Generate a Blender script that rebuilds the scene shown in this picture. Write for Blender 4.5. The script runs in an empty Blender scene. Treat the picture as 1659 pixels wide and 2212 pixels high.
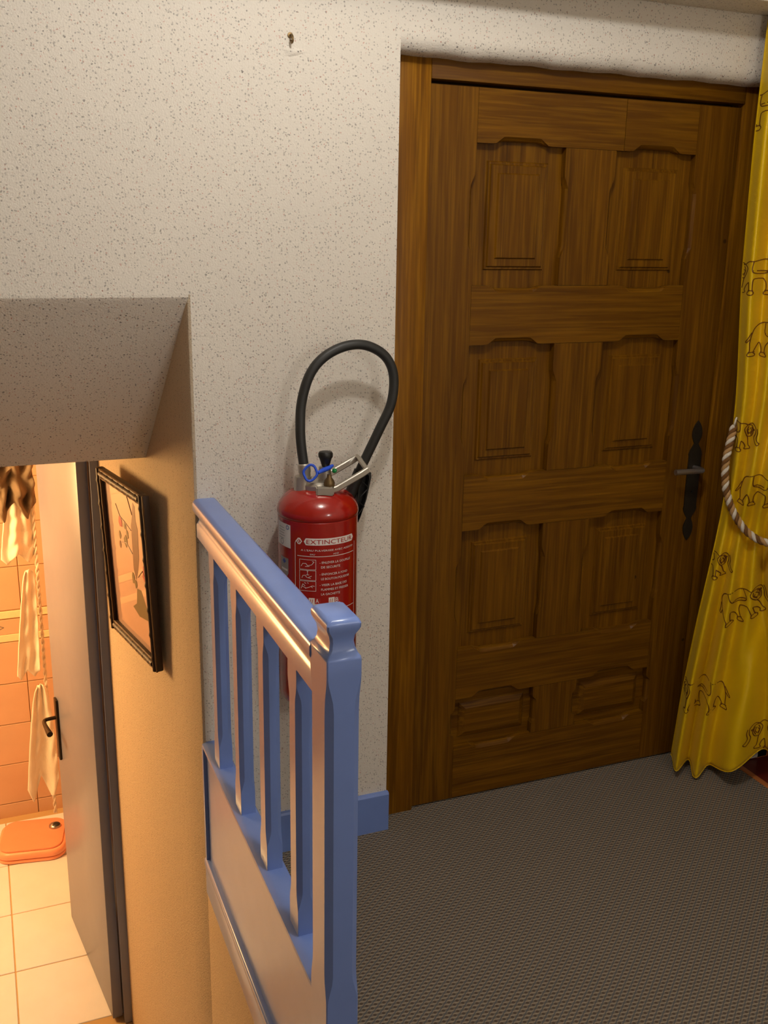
import bpy, bmesh, math, random
from mathutils import Vector, Matrix
random.seed(11)
S = bpy.context.scene
COL = S.collection
PI = math.pi

# ------------------------------------------------------------------ camera
CAM = Vector((-0.9701, -2.3143, 1.6388))
_y, _p, _r = (math.radians(a) for a in (22.2879, 15.535, 0.9921))
_F = Vector((math.sin(_y)*math.cos(_p), math.cos(_y)*math.cos(_p), -math.sin(_p)))
_R0 = Vector((math.cos(_y), -math.sin(_y), 0))
_U0 = _R0.cross(_F)
_R = math.cos(_r)*_R0 + math.sin(_r)*_U0
_U = -math.sin(_r)*_R0 + math.cos(_r)*_U0
cd = bpy.data.cameras.new('camera')
cd.sensor_fit = 'HORIZONTAL'; cd.sensor_width = 36.0
cd.lens = 2141.92/1659*36.0
cd.clip_start = 0.05
cam = bpy.data.objects.new('camera', cd)
m = Matrix.Identity(4)
for i in range(3):
    m[i][0], m[i][1], m[i][2], m[i][3] = _R[i], _U[i], -_F[i], CAM[i]
cam.matrix_world = m
COL.objects.link(cam); S.camera = cam

# ------------------------------------------------------------------ world, lights, exposure
S.view_settings.view_transform = 'Standard'; S.view_settings.look = 'None'
S.view_settings.exposure = 0.0; S.view_settings.gamma = 1.0
S.view_settings.use_curve_mapping = False
wd = bpy.data.worlds.new('world'); S.world = wd; wd.use_nodes = True
wd.node_tree.nodes['Background'].inputs[0].default_value = (1.0, 0.86, 0.7, 1)
wd.node_tree.nodes['Background'].inputs[1].default_value = 0.02
def bulb(name, loc, watts, color, radius):
    l = bpy.data.lights.new(name, 'POINT'); l.energy = watts; l.color = color
    l.shadow_soft_size = radius
    o = bpy.data.objects.new(name, l); o.location = loc; COL.objects.link(o); return o
bulb('landing_light', (-0.28, -1.00, 2.60), 30.0, (1.0, 0.975, 0.93), 0.05)
bulb('landing_light', (0.25, -2.45, 1.70), 15.0, (1.0, 0.975, 0.93), 0.12)  # unseen fill lamp, added behind the viewer to brighten the low wall
bulb('bathroom_bulb', (-1.95, 1.60, 0.80), 140.0, (1.0, 0.585, 0.225), 0.22)

# ------------------------------------------------------------------ helpers
def tag(o, label, cat, group=None, kind=None):
    o['label'] = label; o['category'] = cat
    if group: o['group'] = group
    if kind: o['kind'] = kind
    return o
def empty(name, loc, label, cat, group=None, kind=None):
    o = bpy.data.objects.new(name, None); o.empty_display_size = 0.05
    o.location = loc; COL.objects.link(o)
    return tag(o, label, cat, group, kind)
def link(name, me, mat, parent=None):
    o = bpy.data.objects.new(name, me); COL.objects.link(o)
    if mat is not None and not me.materials: me.materials.append(mat)
    if parent is not None:
        o.parent = parent
        p = parent; off = Vector((0, 0, 0))
        if parent.type == 'EMPTY': off = Vector(parent.location)
        o.matrix_parent_inverse = Matrix.Translation(-off)
    return o
def smooth(me, ang=35):
    for p in me.polygons: p.use_smooth = True
    me.set_sharp_from_angle(angle=math.radians(ang))
def mk(name, verts, faces, mat, parent=None, sm=None, xf=None):
    me = bpy.data.meshes.new(name)
    if xf is not None: verts = [tuple(xf @ Vector(v)) for v in verts]
    me.from_pydata([tuple(v) for v in verts], [], faces); me.update()
    bm = bmesh.new(); bm.from_mesh(me); bmesh.ops.recalc_face_normals(bm, faces=bm.faces); bm.to_mesh(me); bm.free()
    if sm: smooth(me, sm)
    return link(name, me, mat, parent)
def mkbm(name, bm, mat, parent=None, sm=None, xf=None):
    if xf is not None: bmesh.ops.transform(bm, matrix=xf, verts=bm.verts)
    bmesh.ops.recalc_face_normals(bm, faces=bm.faces)
    me = bpy.data.meshes.new(name); bm.to_mesh(me); bm.free()
    if sm: smooth(me, sm)
    return link(name, me, mat, parent)
def add_box(bm, a, b, bev=0.0, seg=2):
    r = bmesh.ops.create_cube(bm, size=1.0)
    vs = r['verts']
    for v in vs:
        v.co = Vector([(a[i]+b[i])/2 + v.co[i]*abs(b[i]-a[i]) for i in range(3)])
    if bev:
        es = list({e for v in vs for e in v.link_edges})
        bmesh.ops.bevel(bm, geom=es, offset=bev, segments=seg, affect='EDGES', profile=0.5)
def box(name, a, b, mat, parent=None, bev=0.0, seg=2, xf=None):
    bm = bmesh.new(); add_box(bm, a, b, bev, seg)
    return mkbm(name, bm, mat, parent, 40 if bev else None, xf)
def loft(name, loops, mat, parent=None, sm=None, caps=True, closed=True, xf=None):
    n = len(loops[0]); vs = [v for l in loops for v in l]; fs = []
    for i in range(len(loops)-1):
        for j in range(n if closed else n-1):
            k = (j+1) % n
            fs.append((i*n+j, i*n+k, (i+1)*n+k, (i+1)*n+j))
    if caps:
        fs.append(tuple(range(n))); fs.append(tuple(range((len(loops)-1)*n, len(loops)*n)))
    return mk(name, vs, fs, mat, parent, sm, xf)
def lathe(name, prof, c, mat, parent=None, seg=48, sm=40, axis=None):
    loops = []
    for r, z in prof:
        loops.append([(r*math.cos(2*PI*i/seg), r*math.sin(2*PI*i/seg), z) for i in range(seg)])
    xf = Matrix.Translation(Vector(c))
    if axis is not None: xf = xf @ Vector((0, 0, 1)).rotation_difference(Vector(axis)).to_matrix().to_4x4()
    return loft(name, loops, mat, parent, sm, xf=xf)
def catmull(pts, n=10):
    P = [Vector(p) for p in pts]; P = [2*P[0]-P[1]] + P + [2*P[-1]-P[-2]]
    out = []
    for i in range(1, len(P)-2):
        for k in range(n):
            t = k/n; a, b, c, d = P[i-1], P[i], P[i+1], P[i+2]
            out.append(0.5*((2*b)+(c-a)*t+(2*a-5*b+4*c-d)*t*t+(3*b-a-3*c+d)*t**3))
    out.append(P[-2]); return out
def frames(path):
    T = []
    for i in range(len(path)):
        a = path[max(i-1, 0)]; b = path[min(i+1, len(path)-1)]
        T.append((b-a).normalized())
    n = T[0].orthogonal().normalized(); out = []
    for t in T:
        n = (n - t*n.dot(t)).normalized(); out.append((t, n, t.cross(n)))
    return out
def tube(name, path, rad, mat, parent=None, seg=14, sm=50):
    path = [Vector(p) for p in path]; fr = frames(path); loops = []
    for i, (p, (t, n, b)) in enumerate(zip(path, fr)):
        r = rad(i/(len(path)-1)) if callable(rad) else rad
        loops.append([p + n*r*math.cos(2*PI*k/seg) + b*r*math.sin(2*PI*k/seg) for k in range(seg)])
    return loft(name, loops, mat, parent, sm)
def sstep(a, b, x):
    t = min(max((x-a)/(b-a), 0), 1); return t*t*(3-2*t)
def interp(tab, x):
    if x <= tab[0][0]: return tab[0][1]
    for (a, b), (c, d) in zip(tab, tab[1:]):
        if x <= c: return b + (d-b)*(x-a)/(c-a)
    return tab[-1][1]

# ------------------------------------------------------------------ materials
def lin(r, g, b):
    f = lambda c: c/12.92 if c <= 0.04045 else ((c+0.055)/1.055)**2.4
    return (f(r/255), f(g/255), f(b/255), 1)
class NB:
    def __init__(s, name):
        s.m = bpy.data.materials.new(name); s.m.use_nodes = True
        s.t = s.m.node_tree; s.b = s.t.nodes['Principled BSDF']
    def n(s, ty, **kw):
        nd = s.t.nodes.new(ty)
        for k, v in kw.items():
            if hasattr(nd, k): setattr(nd, k, v)
            else: nd.inputs[k].default_value = v
        return nd
    def l(s, a, b): s.t.links.new(a, b)
    def math(s, op, a, b=None, c=None, clamp=False):
        nd = s.t.nodes.new('ShaderNodeMath'); nd.operation = op; nd.use_clamp = clamp
        for i, x in enumerate((a, b, c)):
            if x is None: continue
            if isinstance(x, (int, float)): nd.inputs[i].default_value = x
            else: s.l(x, nd.inputs[i])
        return nd.outputs[0]
    def mix(s, f, a, b):
        nd = s.t.nodes.new('ShaderNodeMix'); nd.data_type = 'RGBA'
        for i, x in ((0, f), (6, a), (7, b)):
            if isinstance(x, (int, float, tuple)): nd.inputs[i].default_value = x
            else: s.l(x, nd.inputs[i])
        return nd.outputs[2]
    def coord(s, scale=(1, 1, 1), rot=(0, 0, 0), rnd=False):
        tc = s.n('ShaderNodeTexCoord'); mp = s.n('ShaderNodeMapping')
        mp.inputs['Scale'].default_value = scale; mp.inputs['Rotation'].default_value = rot
        src = tc.outputs['Object']
        if rnd:
            oi = s.n('ShaderNodeObjectInfo'); ad = s.n('ShaderNodeVectorMath', operation='ADD')
            k = s.math('MULTIPLY', oi.outputs['Random'], 37.0)
            s.l(src, ad.inputs[0]); s.l(k, ad.inputs[1]); src = ad.outputs[0]
        s.l(src, mp.inputs['Vector']); return mp.outputs['Vector']
    def noise(s, vec, scale, detail=3, rough=0.5):
        nd = s.n('ShaderNodeTexNoise'); nd.inputs['Scale'].default_value = scale
        nd.inputs['Detail'].default_value = detail; nd.inputs['Roughness'].default_value = rough
        s.l(vec, nd.inputs['Vector']); return nd.outputs['Fac']
    def ramp(s, fac, stops):
        nd = s.n('ShaderNodeValToRGB'); e = nd.color_ramp.elements
        while len(e) < len(stops): e.new(0.5)
        for el, (p, c) in zip(e, stops): el.position = p; el.color = c
        s.l(fac, nd.inputs[0]); return nd.outputs[0]
    def bump(s, h, strength, dist):
        nd = s.n('ShaderNodeBump'); nd.inputs['Strength'].default_value = strength; nd.inputs['Distance'].default_value = dist
        s.l(h, nd.inputs['Height']); s.l(nd.outputs[0], s.b.inputs['Normal'])
    def base(s, c):
        if isinstance(c, tuple): s.b.inputs['Base Color'].default_value = c
        else: s.l(c, s.b.inputs['Base Color'])
    def par(s, **kw):
        for k, v in kw.items(): s.b.inputs[k.replace('_', ' ')].default_value = v
        return s
def simple(name, col, rough=0.5, var=0.06, nscale=30, **kw):
    q = NB(name); v = q.coord(); f = q.noise(v, nscale)
    dk = tuple(c*(1-var) for c in col[:3])+(1,); lt = tuple(min(1, c*(1+var)) for c in col[:3])+(1,)
    q.base(q.mix(f, dk, lt)); q.par(Roughness=rough, **kw); return q.m

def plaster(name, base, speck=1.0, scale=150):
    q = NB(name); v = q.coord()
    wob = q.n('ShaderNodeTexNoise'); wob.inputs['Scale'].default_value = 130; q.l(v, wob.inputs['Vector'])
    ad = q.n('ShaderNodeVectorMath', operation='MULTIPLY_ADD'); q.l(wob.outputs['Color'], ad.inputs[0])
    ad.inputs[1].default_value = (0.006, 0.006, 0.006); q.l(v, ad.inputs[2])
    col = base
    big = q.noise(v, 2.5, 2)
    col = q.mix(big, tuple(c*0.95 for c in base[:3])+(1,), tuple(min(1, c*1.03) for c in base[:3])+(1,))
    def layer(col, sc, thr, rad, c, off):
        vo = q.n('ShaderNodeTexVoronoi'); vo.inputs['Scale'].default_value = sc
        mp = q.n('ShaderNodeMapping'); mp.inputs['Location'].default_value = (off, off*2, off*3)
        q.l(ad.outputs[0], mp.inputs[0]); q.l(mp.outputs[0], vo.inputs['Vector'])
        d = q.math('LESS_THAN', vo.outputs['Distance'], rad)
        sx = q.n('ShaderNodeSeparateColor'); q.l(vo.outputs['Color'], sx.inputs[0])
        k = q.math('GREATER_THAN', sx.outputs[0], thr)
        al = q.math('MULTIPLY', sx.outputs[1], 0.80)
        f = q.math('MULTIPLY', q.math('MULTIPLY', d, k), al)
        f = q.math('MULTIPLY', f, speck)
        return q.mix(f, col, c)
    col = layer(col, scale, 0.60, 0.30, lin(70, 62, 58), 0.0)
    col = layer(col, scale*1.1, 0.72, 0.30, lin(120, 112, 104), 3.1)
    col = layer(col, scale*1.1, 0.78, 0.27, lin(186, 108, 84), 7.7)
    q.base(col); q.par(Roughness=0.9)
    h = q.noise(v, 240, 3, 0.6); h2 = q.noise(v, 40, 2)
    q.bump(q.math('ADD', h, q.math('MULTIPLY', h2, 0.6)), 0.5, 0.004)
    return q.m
PLASTER = plaster('speckled_plaster', lin(228, 220, 207))

def oak(name, axis, gain=1.0):
    q = NB(name); sc = [34, 34, 34]; sc[axis] = 1.5
    v = q.coord(tuple(sc), rnd=True)
    g1 = q.noise(v, 1.0, 4, 0.6)
    sc2 = [150, 150, 150]; sc2[axis] = 5
    v2 = q.coord(tuple(sc2), rnd=True); g2 = q.noise(v2, 1.0, 2, 0.5)
    v3 = q.coord((3, 3, 3), rnd=True); g3 = q.noise(v3, 1.0, 2)
    c = q.ramp(g1, [(0.25, lin(74, 42, 2)), (0.5, lin(104, 64, 3)), (0.75, lin(130, 84, 6))])
    c = q.mix(q.math('MULTIPLY', q.math('SUBTRACT', g2, 0.45, clamp=True), 2.2, clamp=True), c, lin(146, 100, 14))
    c = q.mix(q.math('MULTIPLY', g3, 0.35), c, lin(56, 32, 3))
    oi = q.n('ShaderNodeObjectInfo')
    c = q.mix(q.math('MULTIPLY', oi.outputs['Random'], 0.22), c, lin(92, 56, 6))
    vo = q.n('ShaderNodeTexVoronoi'); vo.inputs['Scale'].default_value = 9
    q.l(q.coord(rnd=True), vo.inputs['Vector'])
    sx = q.n('ShaderNodeSeparateColor'); q.l(vo.outputs['Color'], sx.inputs[0])
    kn = q.math('MULTIPLY', q.math('LESS_THAN', vo.outputs['Distance'], 0.055), q.math('GREATER_THAN', sx.outputs[0], 0.86))
    c = q.mix(q.math('MULTIPLY', kn, 0.7), c, lin(34, 20, 8))
    gm = q.n('ShaderNodeVectorMath', operation='SCALE'); q.l(c, gm.inputs[0]); gm.inputs['Scale'].default_value = gain
    q.base(gm.outputs[0]); q.par(Roughness=0.40)
    q.b.inputs['Specular IOR Level'].default_value = 0.2
    q.bump(g2, 0.25, 0.001); return q.m
OAKV = oak('oak_vertical_grain', 2); OAKH = oak('oak_horizontal_grain', 0)
OAKF = oak('lighter_oak_frame', 2, 1.4)

def paint(name, col, rough=0.35, coat=0.5):
    q = NB(name); v = q.coord(); f = q.noise(v, 14, 3); g = q.noise(q.coord((60, 60, 6)), 1.0, 2)
    c = q.mix(f, tuple(x*0.92 for x in col[:3])+(1,), tuple(min(1, x*1.05) for x in col[:3])+(1,))
    q.base(c); q.par(Roughness=rough); q.b.inputs['Coat Weight'].default_value = coat; q.b.inputs['Coat Roughness'].default_value = 0.35
    q.bump(g, 0.10, 0.001); return q.m
BLUE = paint('blue_gloss_paint', lin(120, 147, 214), 0.24, 0.3)
BLUE_TRIM = paint('blue_frame_paint', lin(118, 128, 160), 0.45)
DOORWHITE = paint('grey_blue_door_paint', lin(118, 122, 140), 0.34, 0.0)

def carpet():
    q = NB('woven_carpet'); v = q.coord((1, 1, 1), (0, 0, math.radians(-40)))
    sx = q.n('ShaderNodeSeparateXYZ'); q.l(v, sx.inputs[0])
    pt = 0.0140
    a = q.math('MULTIPLY', sx.outputs[0], 2*PI/pt); b = q.math('MULTIPLY', sx.outputs[1], 2*PI/pt)
    ca = q.math('COSINE', a); cb = q.math('COSINE', b)
    ca2 = q.math('COSINE', q.math('ADD', q.math('MULTIPLY', a, 1.0), q.math('MULTIPLY', b, 1.0)))
    # dots, strokes and dark lines
    dot = q.math('GREATER_THAN', q.math('ADD', q.math('MULTIPLY', ca, 0.5), q.math('MULTIPLY', cb, -0.5)), 0.42)
    line = q.math('GREATER_THAN', cb, 0.78)
    stroke = q.math('GREATER_THAN', ca2, 0.35)
    nz = q.noise(q.coord(), 420, 2)
    c = q.mix(nz, lin(92, 85, 76), lin(132, 121, 107))
    c = q.mix(q.math('MULTIPLY', stroke, 0.6), c, lin(170, 152, 128))
    c = q.mix(q.math('MULTIPLY', dot, 0.75), c, lin(78, 64, 56))
    c = q.mix(q.math('MULTIPLY', line, 0.7), c, lin(76, 84, 90))
    q.base(c); q.par(Roughness=0.95); q.b.inputs['Specular IOR Level'].default_value = 0.1
    q.bump(q.math('ADD', q.math('MULTIPLY', cb, -0.5), nz), 0.5, 0.002); return q.m
CARPET = carpet()

def satin():
    q = NB('yellow_satin'); v = q.coord()
    sx = q.n('ShaderNodeSeparateXYZ'); q.l(v, sx.inputs[0])
    d = q.math('SUBTRACT', sx.outputs[0], sx.outputs[1])
    k = q.math('ADD', sx.outputs[2], q.math('MULTIPLY', d, 0.38))
    w = q.math('SINE', q.math('MULTIPLY', k, 2*PI/0.0045))
    w = q.math('MULTIPLY_ADD', w, 0.5, 0.5)
    f = q.noise(v, 12, 2)
    c = q.mix(f, lin(226, 184, 4), lin(238, 198, 8))
    c = q.mix(q.math('MULTIPLY', w, 0.20), c, lin(176, 130, 4))
    q.base(c); q.par(Roughness=0.36); q.b.inputs['Sheen Weight'].default_value = 0.25
    q.b.inputs['Sheen Tint'].default_value = lin(255, 220, 110)
    q.bump(w, 0.1, 0.0010); return q.m
SATIN = satin()
PRINT_BROWN = simple('brown_print', lin(104, 50, 6), 0.7)

RED = simple('red_gloss', lin(158, 24, 14), 0.2, 0.03); RED.node_tree.nodes['Principled BSDF'].inputs['Coat Weight'].default_value = 0.4
RUBBER = simple('black_rubber', lin(40, 40, 38), 0.5)
BLACKP = simple('black_plastic', lin(26, 25, 24), 0.4)
ALU = simple('cast_aluminium', lin(190, 184, 172), 0.38, 0.08, 60, Metallic=0.85)
BRASS = simple('dull_brass', lin(122, 100, 66), 0.42, 0.15, 80, Metallic=0.8)
BLUEP = simple('blue_plastic', lin(42, 86, 214), 0.35)
GREENP = simple('green_plastic', lin(6, 128, 60), 0.3)
WHITEP = simple('white_print', lin(232, 224, 216), 0.5, 0.03)
REDINK = simple('red_print', lin(170, 30, 22), 0.4)
PAPER = simple('white_paper', lin(222, 218, 212), 0.5, 0.03)
GREYLAB = simple('grey_foil', lin(146, 142, 138), 0.35, 0.05)
INKBLUE = simple('blue_ink', lin(50, 78, 160), 0.5)
INKGREY = simple('grey_ink', lin(128, 128, 132), 0.6)
IRON = simple('wrought_iron', lin(44, 36, 24), 0.45, 0.3, 90, Metallic=0.3)
STEEL = simple('brushed_steel', lin(176, 170, 166), 0.3, 0.05, 60, Metallic=0.9)
DARKMETAL = simple('dark_bronze', lin(54, 42, 30), 0.4, 0.1, 60, Metallic=0.7)
def cloth(name, col):
    q = NB(name); v = q.coord(); f = q.noise(v, 500, 2); g = q.noise(v, 20, 2)
    q.base(q.mix(g, tuple(c*0.9 for c in col[:3])+(1,), col)); q.par(Roughness=0.95)
    q.bump(f, 0.5, 0.003); return q.m
TOWEL = cloth('cream_terry', lin(236, 230, 214)); GARMENT = cloth('brown_garment', lin(120, 104, 84))
PLUSH = cloth('orange_plush', lin(232, 146, 110)); SCALEP = simple('orange_plastic', lin(236, 158, 122), 0.3)
TILEF = simple('cream_floor_tile', lin(214, 216, 222), 0.35, 0.07, 9)
TILEW = simple('peach_wall_tile', lin(194, 158, 130), 0.35, 0.08, 7)
GROUT = simple('tan_grout', lin(176, 148, 104), 0.9)
BORDER = simple('pale_border_tile', lin(228, 200, 160), 0.35, 0.1, 40)
INKTILE = simple('grey_tile_print', lin(110, 104, 92), 0.5)
ROPEW = cloth('white_cord', lin(224, 214, 196)); ROPET = cloth('tan_cord', lin(188, 146, 92)); ROPEB = cloth('brown_cord', lin(120, 80, 34))
REDWOOD = simple('dark_red_floor', lin(96, 26, 18), 0.35, 0.15, 12)
EDGEWOOD = simple('orange_wood_edge', lin(190, 112, 54), 0.5, 0.12, 30)
BAMBOO = simple('dark_bamboo', lin(48, 30, 14), 0.55, 0.2, 50)
BAMBOOL = simple('pale_bamboo', lin(96, 66, 28), 0.6, 0.15, 50)

# ------------------------------------------------------------------ structure
XC = -0.518                     # corner of the stairwell
ZS = 1.491                      # top of the sloping soffit
ZC = 2.75                       # ceiling
ZB = 2.222                      # underside of the beam over the door wall
YN = -3.05                      # wall behind the camera
XL = -2.05                      # far side of the stairwell
ZF = -1.19                      # bathroom floor
def struct(o, label, cat): return tag(o, label, cat, kind='structure')

# back wall with the recessed doorway (rounded lintel)
bm = bmesh.new()
add_box(bm, (XC+0.008, 0, -0.10), (0.0, 0.13, ZC))
add_box(bm, (1.172, 0, -0.05), (1.34, 0.13, ZC))
add_box(bm, (XL, 0, ZS+0.012), (XC+0.008, 0.07, ZC))
prof = [(0.13, ZC), (0, ZC), (0, 2.092)]
for i in range(9):
    a = i/8*PI/2; prof.append((0.030*(1-math.cos(a)), 2.092-0.036*math.sin(a)))
prof += [(0.13, 2.052)]
N = 40; lo = []
for i in range(N+1):
    x = 1.172*i/N; wv = 0.0012*math.sin(x*23)+0.0012*math.sin(x*51+1)
    lo.append([bm.verts.new((x, y, z + (wv if 0.0 < y or z < 2.09 else 0))) for y, z in prof])
for a, b in zip(lo, lo[1:]):
    for j in range(len(prof)):
        k = (j+1) % len(prof); bm.faces.new((a[j], a[k], b[k], b[j]))
bm.faces.new(lo[0]); bm.faces.new(lo[-1])
struct(mkbm('wall_back', bm, PLASTER, None, 30), 'cream speckled plaster wall with the recessed wooden door', 'wall')

# stairwell wall: turns the corner, splays back towards the bathroom door; also runs on under the landing
T9 = math.tan(math.radians(9.0))
plan = [(XC+0.012, 0.0), (XC+0.006, 0.0005), (XC+0.002, 0.003), (XC-0.0005, 0.008)]
for k in range(1, 7): plan.append((XC-0.846*T9*k/6, 0.846*k/6))
vs = []; fs = []
for x, y in plan: vs += [(x, y, ZF-0.05), (x, y, ZS+0.02)]
for i in range(len(plan)-1): fs.append((2*i, 2*i+1, 2*i+3, 2*i+2))
b0 = len(vs)
vs += [(XC+0.0005, 0.006, ZF-0.05), (XC+0.0005, 0.006, -0.005), (XC+0.0035, YN, -0.005), (XC+0.0035, YN, ZF-0.05)]
fs.append((b0, b0+1, b0+2, b0+3))
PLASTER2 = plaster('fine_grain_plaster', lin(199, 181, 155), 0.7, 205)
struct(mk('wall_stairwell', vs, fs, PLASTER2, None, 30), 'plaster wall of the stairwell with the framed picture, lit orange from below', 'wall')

# sloping soffit and low ceiling in front of the bathroom
pr = [(0.07, ZS+0.015), (-0.0005, ZS+0.013), (0.0, ZS+0.006), (0.006, ZS-0.006), (0.353, 1.058), (0.362, 1.050), (0.93, 1.046), (0.93, 1.12), (0.07, 1.6)]
vs = [(XL, y, z) for y, z in pr] + [(XC+0.004, y, z) for y, z in pr]; n = len(pr)
fs = [(i, (i+1) % n, n+(i+1) % n, n+i) for i in range(n)]
struct(mk('ceiling_stairwell', vs, fs, PLASTER, None, 20), 'sloping speckled plaster soffit over the stairs', 'ceiling')

box_ = box('ceiling', (XL, YN, ZC), (1.34, 0.13, ZC+0.1), PLASTER)
struct(box_, 'plaster ceiling above the landing', 'ceiling')
struct(box('trim_5', (XL, -0.134, ZB), (1.34, -0.0005, ZC), PLASTER, None, 0.004), 'plastered beam along the top of the wall above the door', 'beam')
struct(box('floor', (XC+0.014, YN, -0.14), (1.195, 0.13, 0.0), CARPET), 'grey brown woven carpet on the landing', 'floor')
struct(box('wall_left', (XL-0.1, YN, ZF-0.05), (XL, 0.90, ZC), plaster('tan_plaster', lin(150, 130, 106)), None), 'plaster wall on the far side of the stairs', 'wall')  # unseen wall, plaster chosen darker to cut bounce light on the banister
struct(box('wall_front', (XL, YN-0.1, ZF-0.05), (1.34, YN, ZC), PLASTER), 'plaster wall behind the viewer', 'wall')
bm = bmesh.new()
add_box(bm, (1.215, -0.06, 0), (1.34, 0.0, ZC)); add_box(bm, (1.215, YN, 0), (1.34, -1.0, ZC)); add_box(bm, (1.215, -1.0, 2.1), (1.34, -0.06, ZC))
struct(mkbm('wall_right', bm, PLASTER), 'plaster wall with the curtained opening', 'wall')
# room beyond the curtain
struct(box('floor_passage', (1.215, -1.2, -0.12), (2.4, 0.3, -0.004), REDWOOD), 'dark red floor beyond the yellow curtain', 'floor')
struct(box('trim_3', (1.195, -1.2, -0.10), (1.215, -0.02, 0.003), EDGEWOOD, None, 0.002), 'thin wooden threshold strip under the curtain', 'threshold')
struct(box('ceiling_passage', (1.34, -1.2, 2.4), (2.4, 0.3, 2.5), PLASTER), 'ceiling of the room beyond the curtain', 'ceiling')
struct(box('wall_passage_end', (1.34, 0.3, -0.12), (2.5, 0.4, ZC), PLASTER), 'end wall of the room beyond the curtain', 'wall')
struct(box('wall_passage', (2.4, -1.2, -0.12), (2.5, 0.3, ZC), PLASTER), 'plaster wall of the room beyond the curtain', 'wall')
struct(box('trim_4', (1.30, -0.06, -0.004), (2.40, -0.02, 0.10), EDGEWOOD, None, 0.003), 'orange wooden skirting beyond the curtain', 'skirting')

# baseboard
o = loft('baseboard_back', [[(x, y, z) for y, z in ((0.0, 0.0), (-0.014, 0.0), (-0.014, 0.113), (-0.011, 0.119), (0.0, 0.119))] for x in (XC+0.07, 0.003)], BLUE)
struct(o, 'blue painted skirting board between banister and door', 'skirting')

# ------------------------------------------------------------------ oak door
DR = 0.064; DT = 0.048
dL, dR, dT, dB = 0.1091, 1.061, 2.0, 0.006
cols = [(0.2416, 0.5038), (0.6598, 0.9203)]
rows = [(1.5175, 1.8707), (1.0026, 1.3629), (0.4874, 0.8466), (0.1747, 0.3298)]
door = empty('door_1', (0.585, DR, 0.0), 'dark oak door with eight carved panels', 'door', kind='structure')
def nprof(s): return sstep(0.19, 0.31, s)*(1-sstep(0.69, 0.81, s))
AMP, CH, CD = 0.007, 0.011, 0.012
def member(name, edgeA, edgeB, mat):
    """edgeA/edgeB: lists of (pos, notch sign vector) forming an outline; each point (x,z,nx,nz)"""
    pts = edgeA + edgeB
    def lp(y, amp): return [(x+nx*amp, y, z+nz*amp) for x, z, nx, nz in pts]
    return loft(name, [lp(DR, AMP+CH), lp(DR+CD*0.6, AMP+CH*0.25), lp(DR+CD, AMP), lp(DR+DT, AMP)], mat, door)
def hedge(xa, xb, z, sign, spans, rev):
    out = [(xa, z, 0, 0)]
    for c0, c1 in spans:
        for i in range(25):
            s = i/24; out.append((c0+(c1-c0)*s, z, 0, sign*nprof(s)))
    out.append((xb, z, 0, 0))
    # drop duplicates
    o2 = []
    for p in out:
        if not o2 or abs(p[0]-o2[-1][0]) > 1e-6: o2.append(p)
    return o2[::-1] if rev else o2
def vedge(za, zb, x, sign, spans, rev):
    out = [(x, za, 0, 0)]
    for c0, c1 in spans:
        for i in range(25):
            s = i/24; out.append((x, c0+(c1-c0)*s, sign*nprof(s), 0))
    out.append((x, zb, 0, 0))
    o2 = []
    for p in out:
        if not o2 or abs(p[1]-o2[-1][1]) > 1e-6: o2.append(p)
    return o2[::-1] if rev else o2
g = 0.0009
rz = sorted(rows)
# stiles
member('stile', [(dL, dT, 0, 0), (dL, dB, 0, 0)], vedge(dB, dT, cols[0][0]-g, -0.8, rz, False), OAKV)
member('stile', [(dR, dB, 0, 0), (dR, dT, 0, 0)], vedge(dB, dT, cols[1][1]+g, 0.8, rz, True), OAKV)
# rails
xa, xb = cols[0][0], cols[1][1]
xs = 0.683
member('rail', hedge(xa, xs-g, rows[0][1], 1, [cols[0]], False), [(xs-g, dT, 0, 0), (xa, dT, 0, 0)], OAKH)
member('rail', [(xs+g, rows[0][1], 0, 0)] + [p for p in hedge(xs+g, xb, rows[0][1], 1, [cols[1]], False)[1:] if p[0] > xs+0.002], [(xb, dT, 0, 0), (xs+g, dT, 0, 0)], OAKH)
for k in range(3):
    zlo, zhi = rows[k+1][1], rows[k][0]
    member('rail', hedge(xa, xb, zlo, 1, cols, False), hedge(xa, xb, zhi, -1, cols, True), OAKH)
member('rail', [(xa, dB, 0, 0), (xb, dB, 0, 0)], hedge(xa, xb, rows[3][0], -1, cols, True), OAKH)
# muntins
for z0, z1 in rows:
    member('muntin', vedge(z0+g, z1-g, cols[0][1], 0.8, [(z0, z1)], True), vedge(z0+g, z1-g, cols[1][0], -0.8, [(z0, z1)], False), OAKV)
# panels
def rect(x0, x1, z0, z1, i, y): return [(x0+i, y, z0+i), (x1-i, y, z0+i), (x1-i, y, z1-i), (x0+i, y, z1-i)]
PY = DR+0.022
for r, (z0, z1) in enumerate(rows):
    for x0, x1 in cols:
        if r < 3: pf = [(0, 0), (0.0400, 0), (0.0432, 0.0045), (0.0475, 0.0042), (0.0507, 0.0090), (0.0690, 0.0085), (0.0725, 0.0130)]
        else: pf = [(0, 0), (0.020, 0), (0.024, 0.004), (0.040, 0.013)]
        e = 0.016
        loops = [rect(x0-e, x1+e, z0-e, z1+e, 0, DR+DT-0.004), rect(x0-e, x1+e, z0-e, z1+e, 0, PY)]
        loops += [rect(x0, x1, z0, z1, i, PY-h) for i, h in pf[1:]]
        loft('panel', loops, OAKV if r < 3 else OAKH, door)
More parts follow.
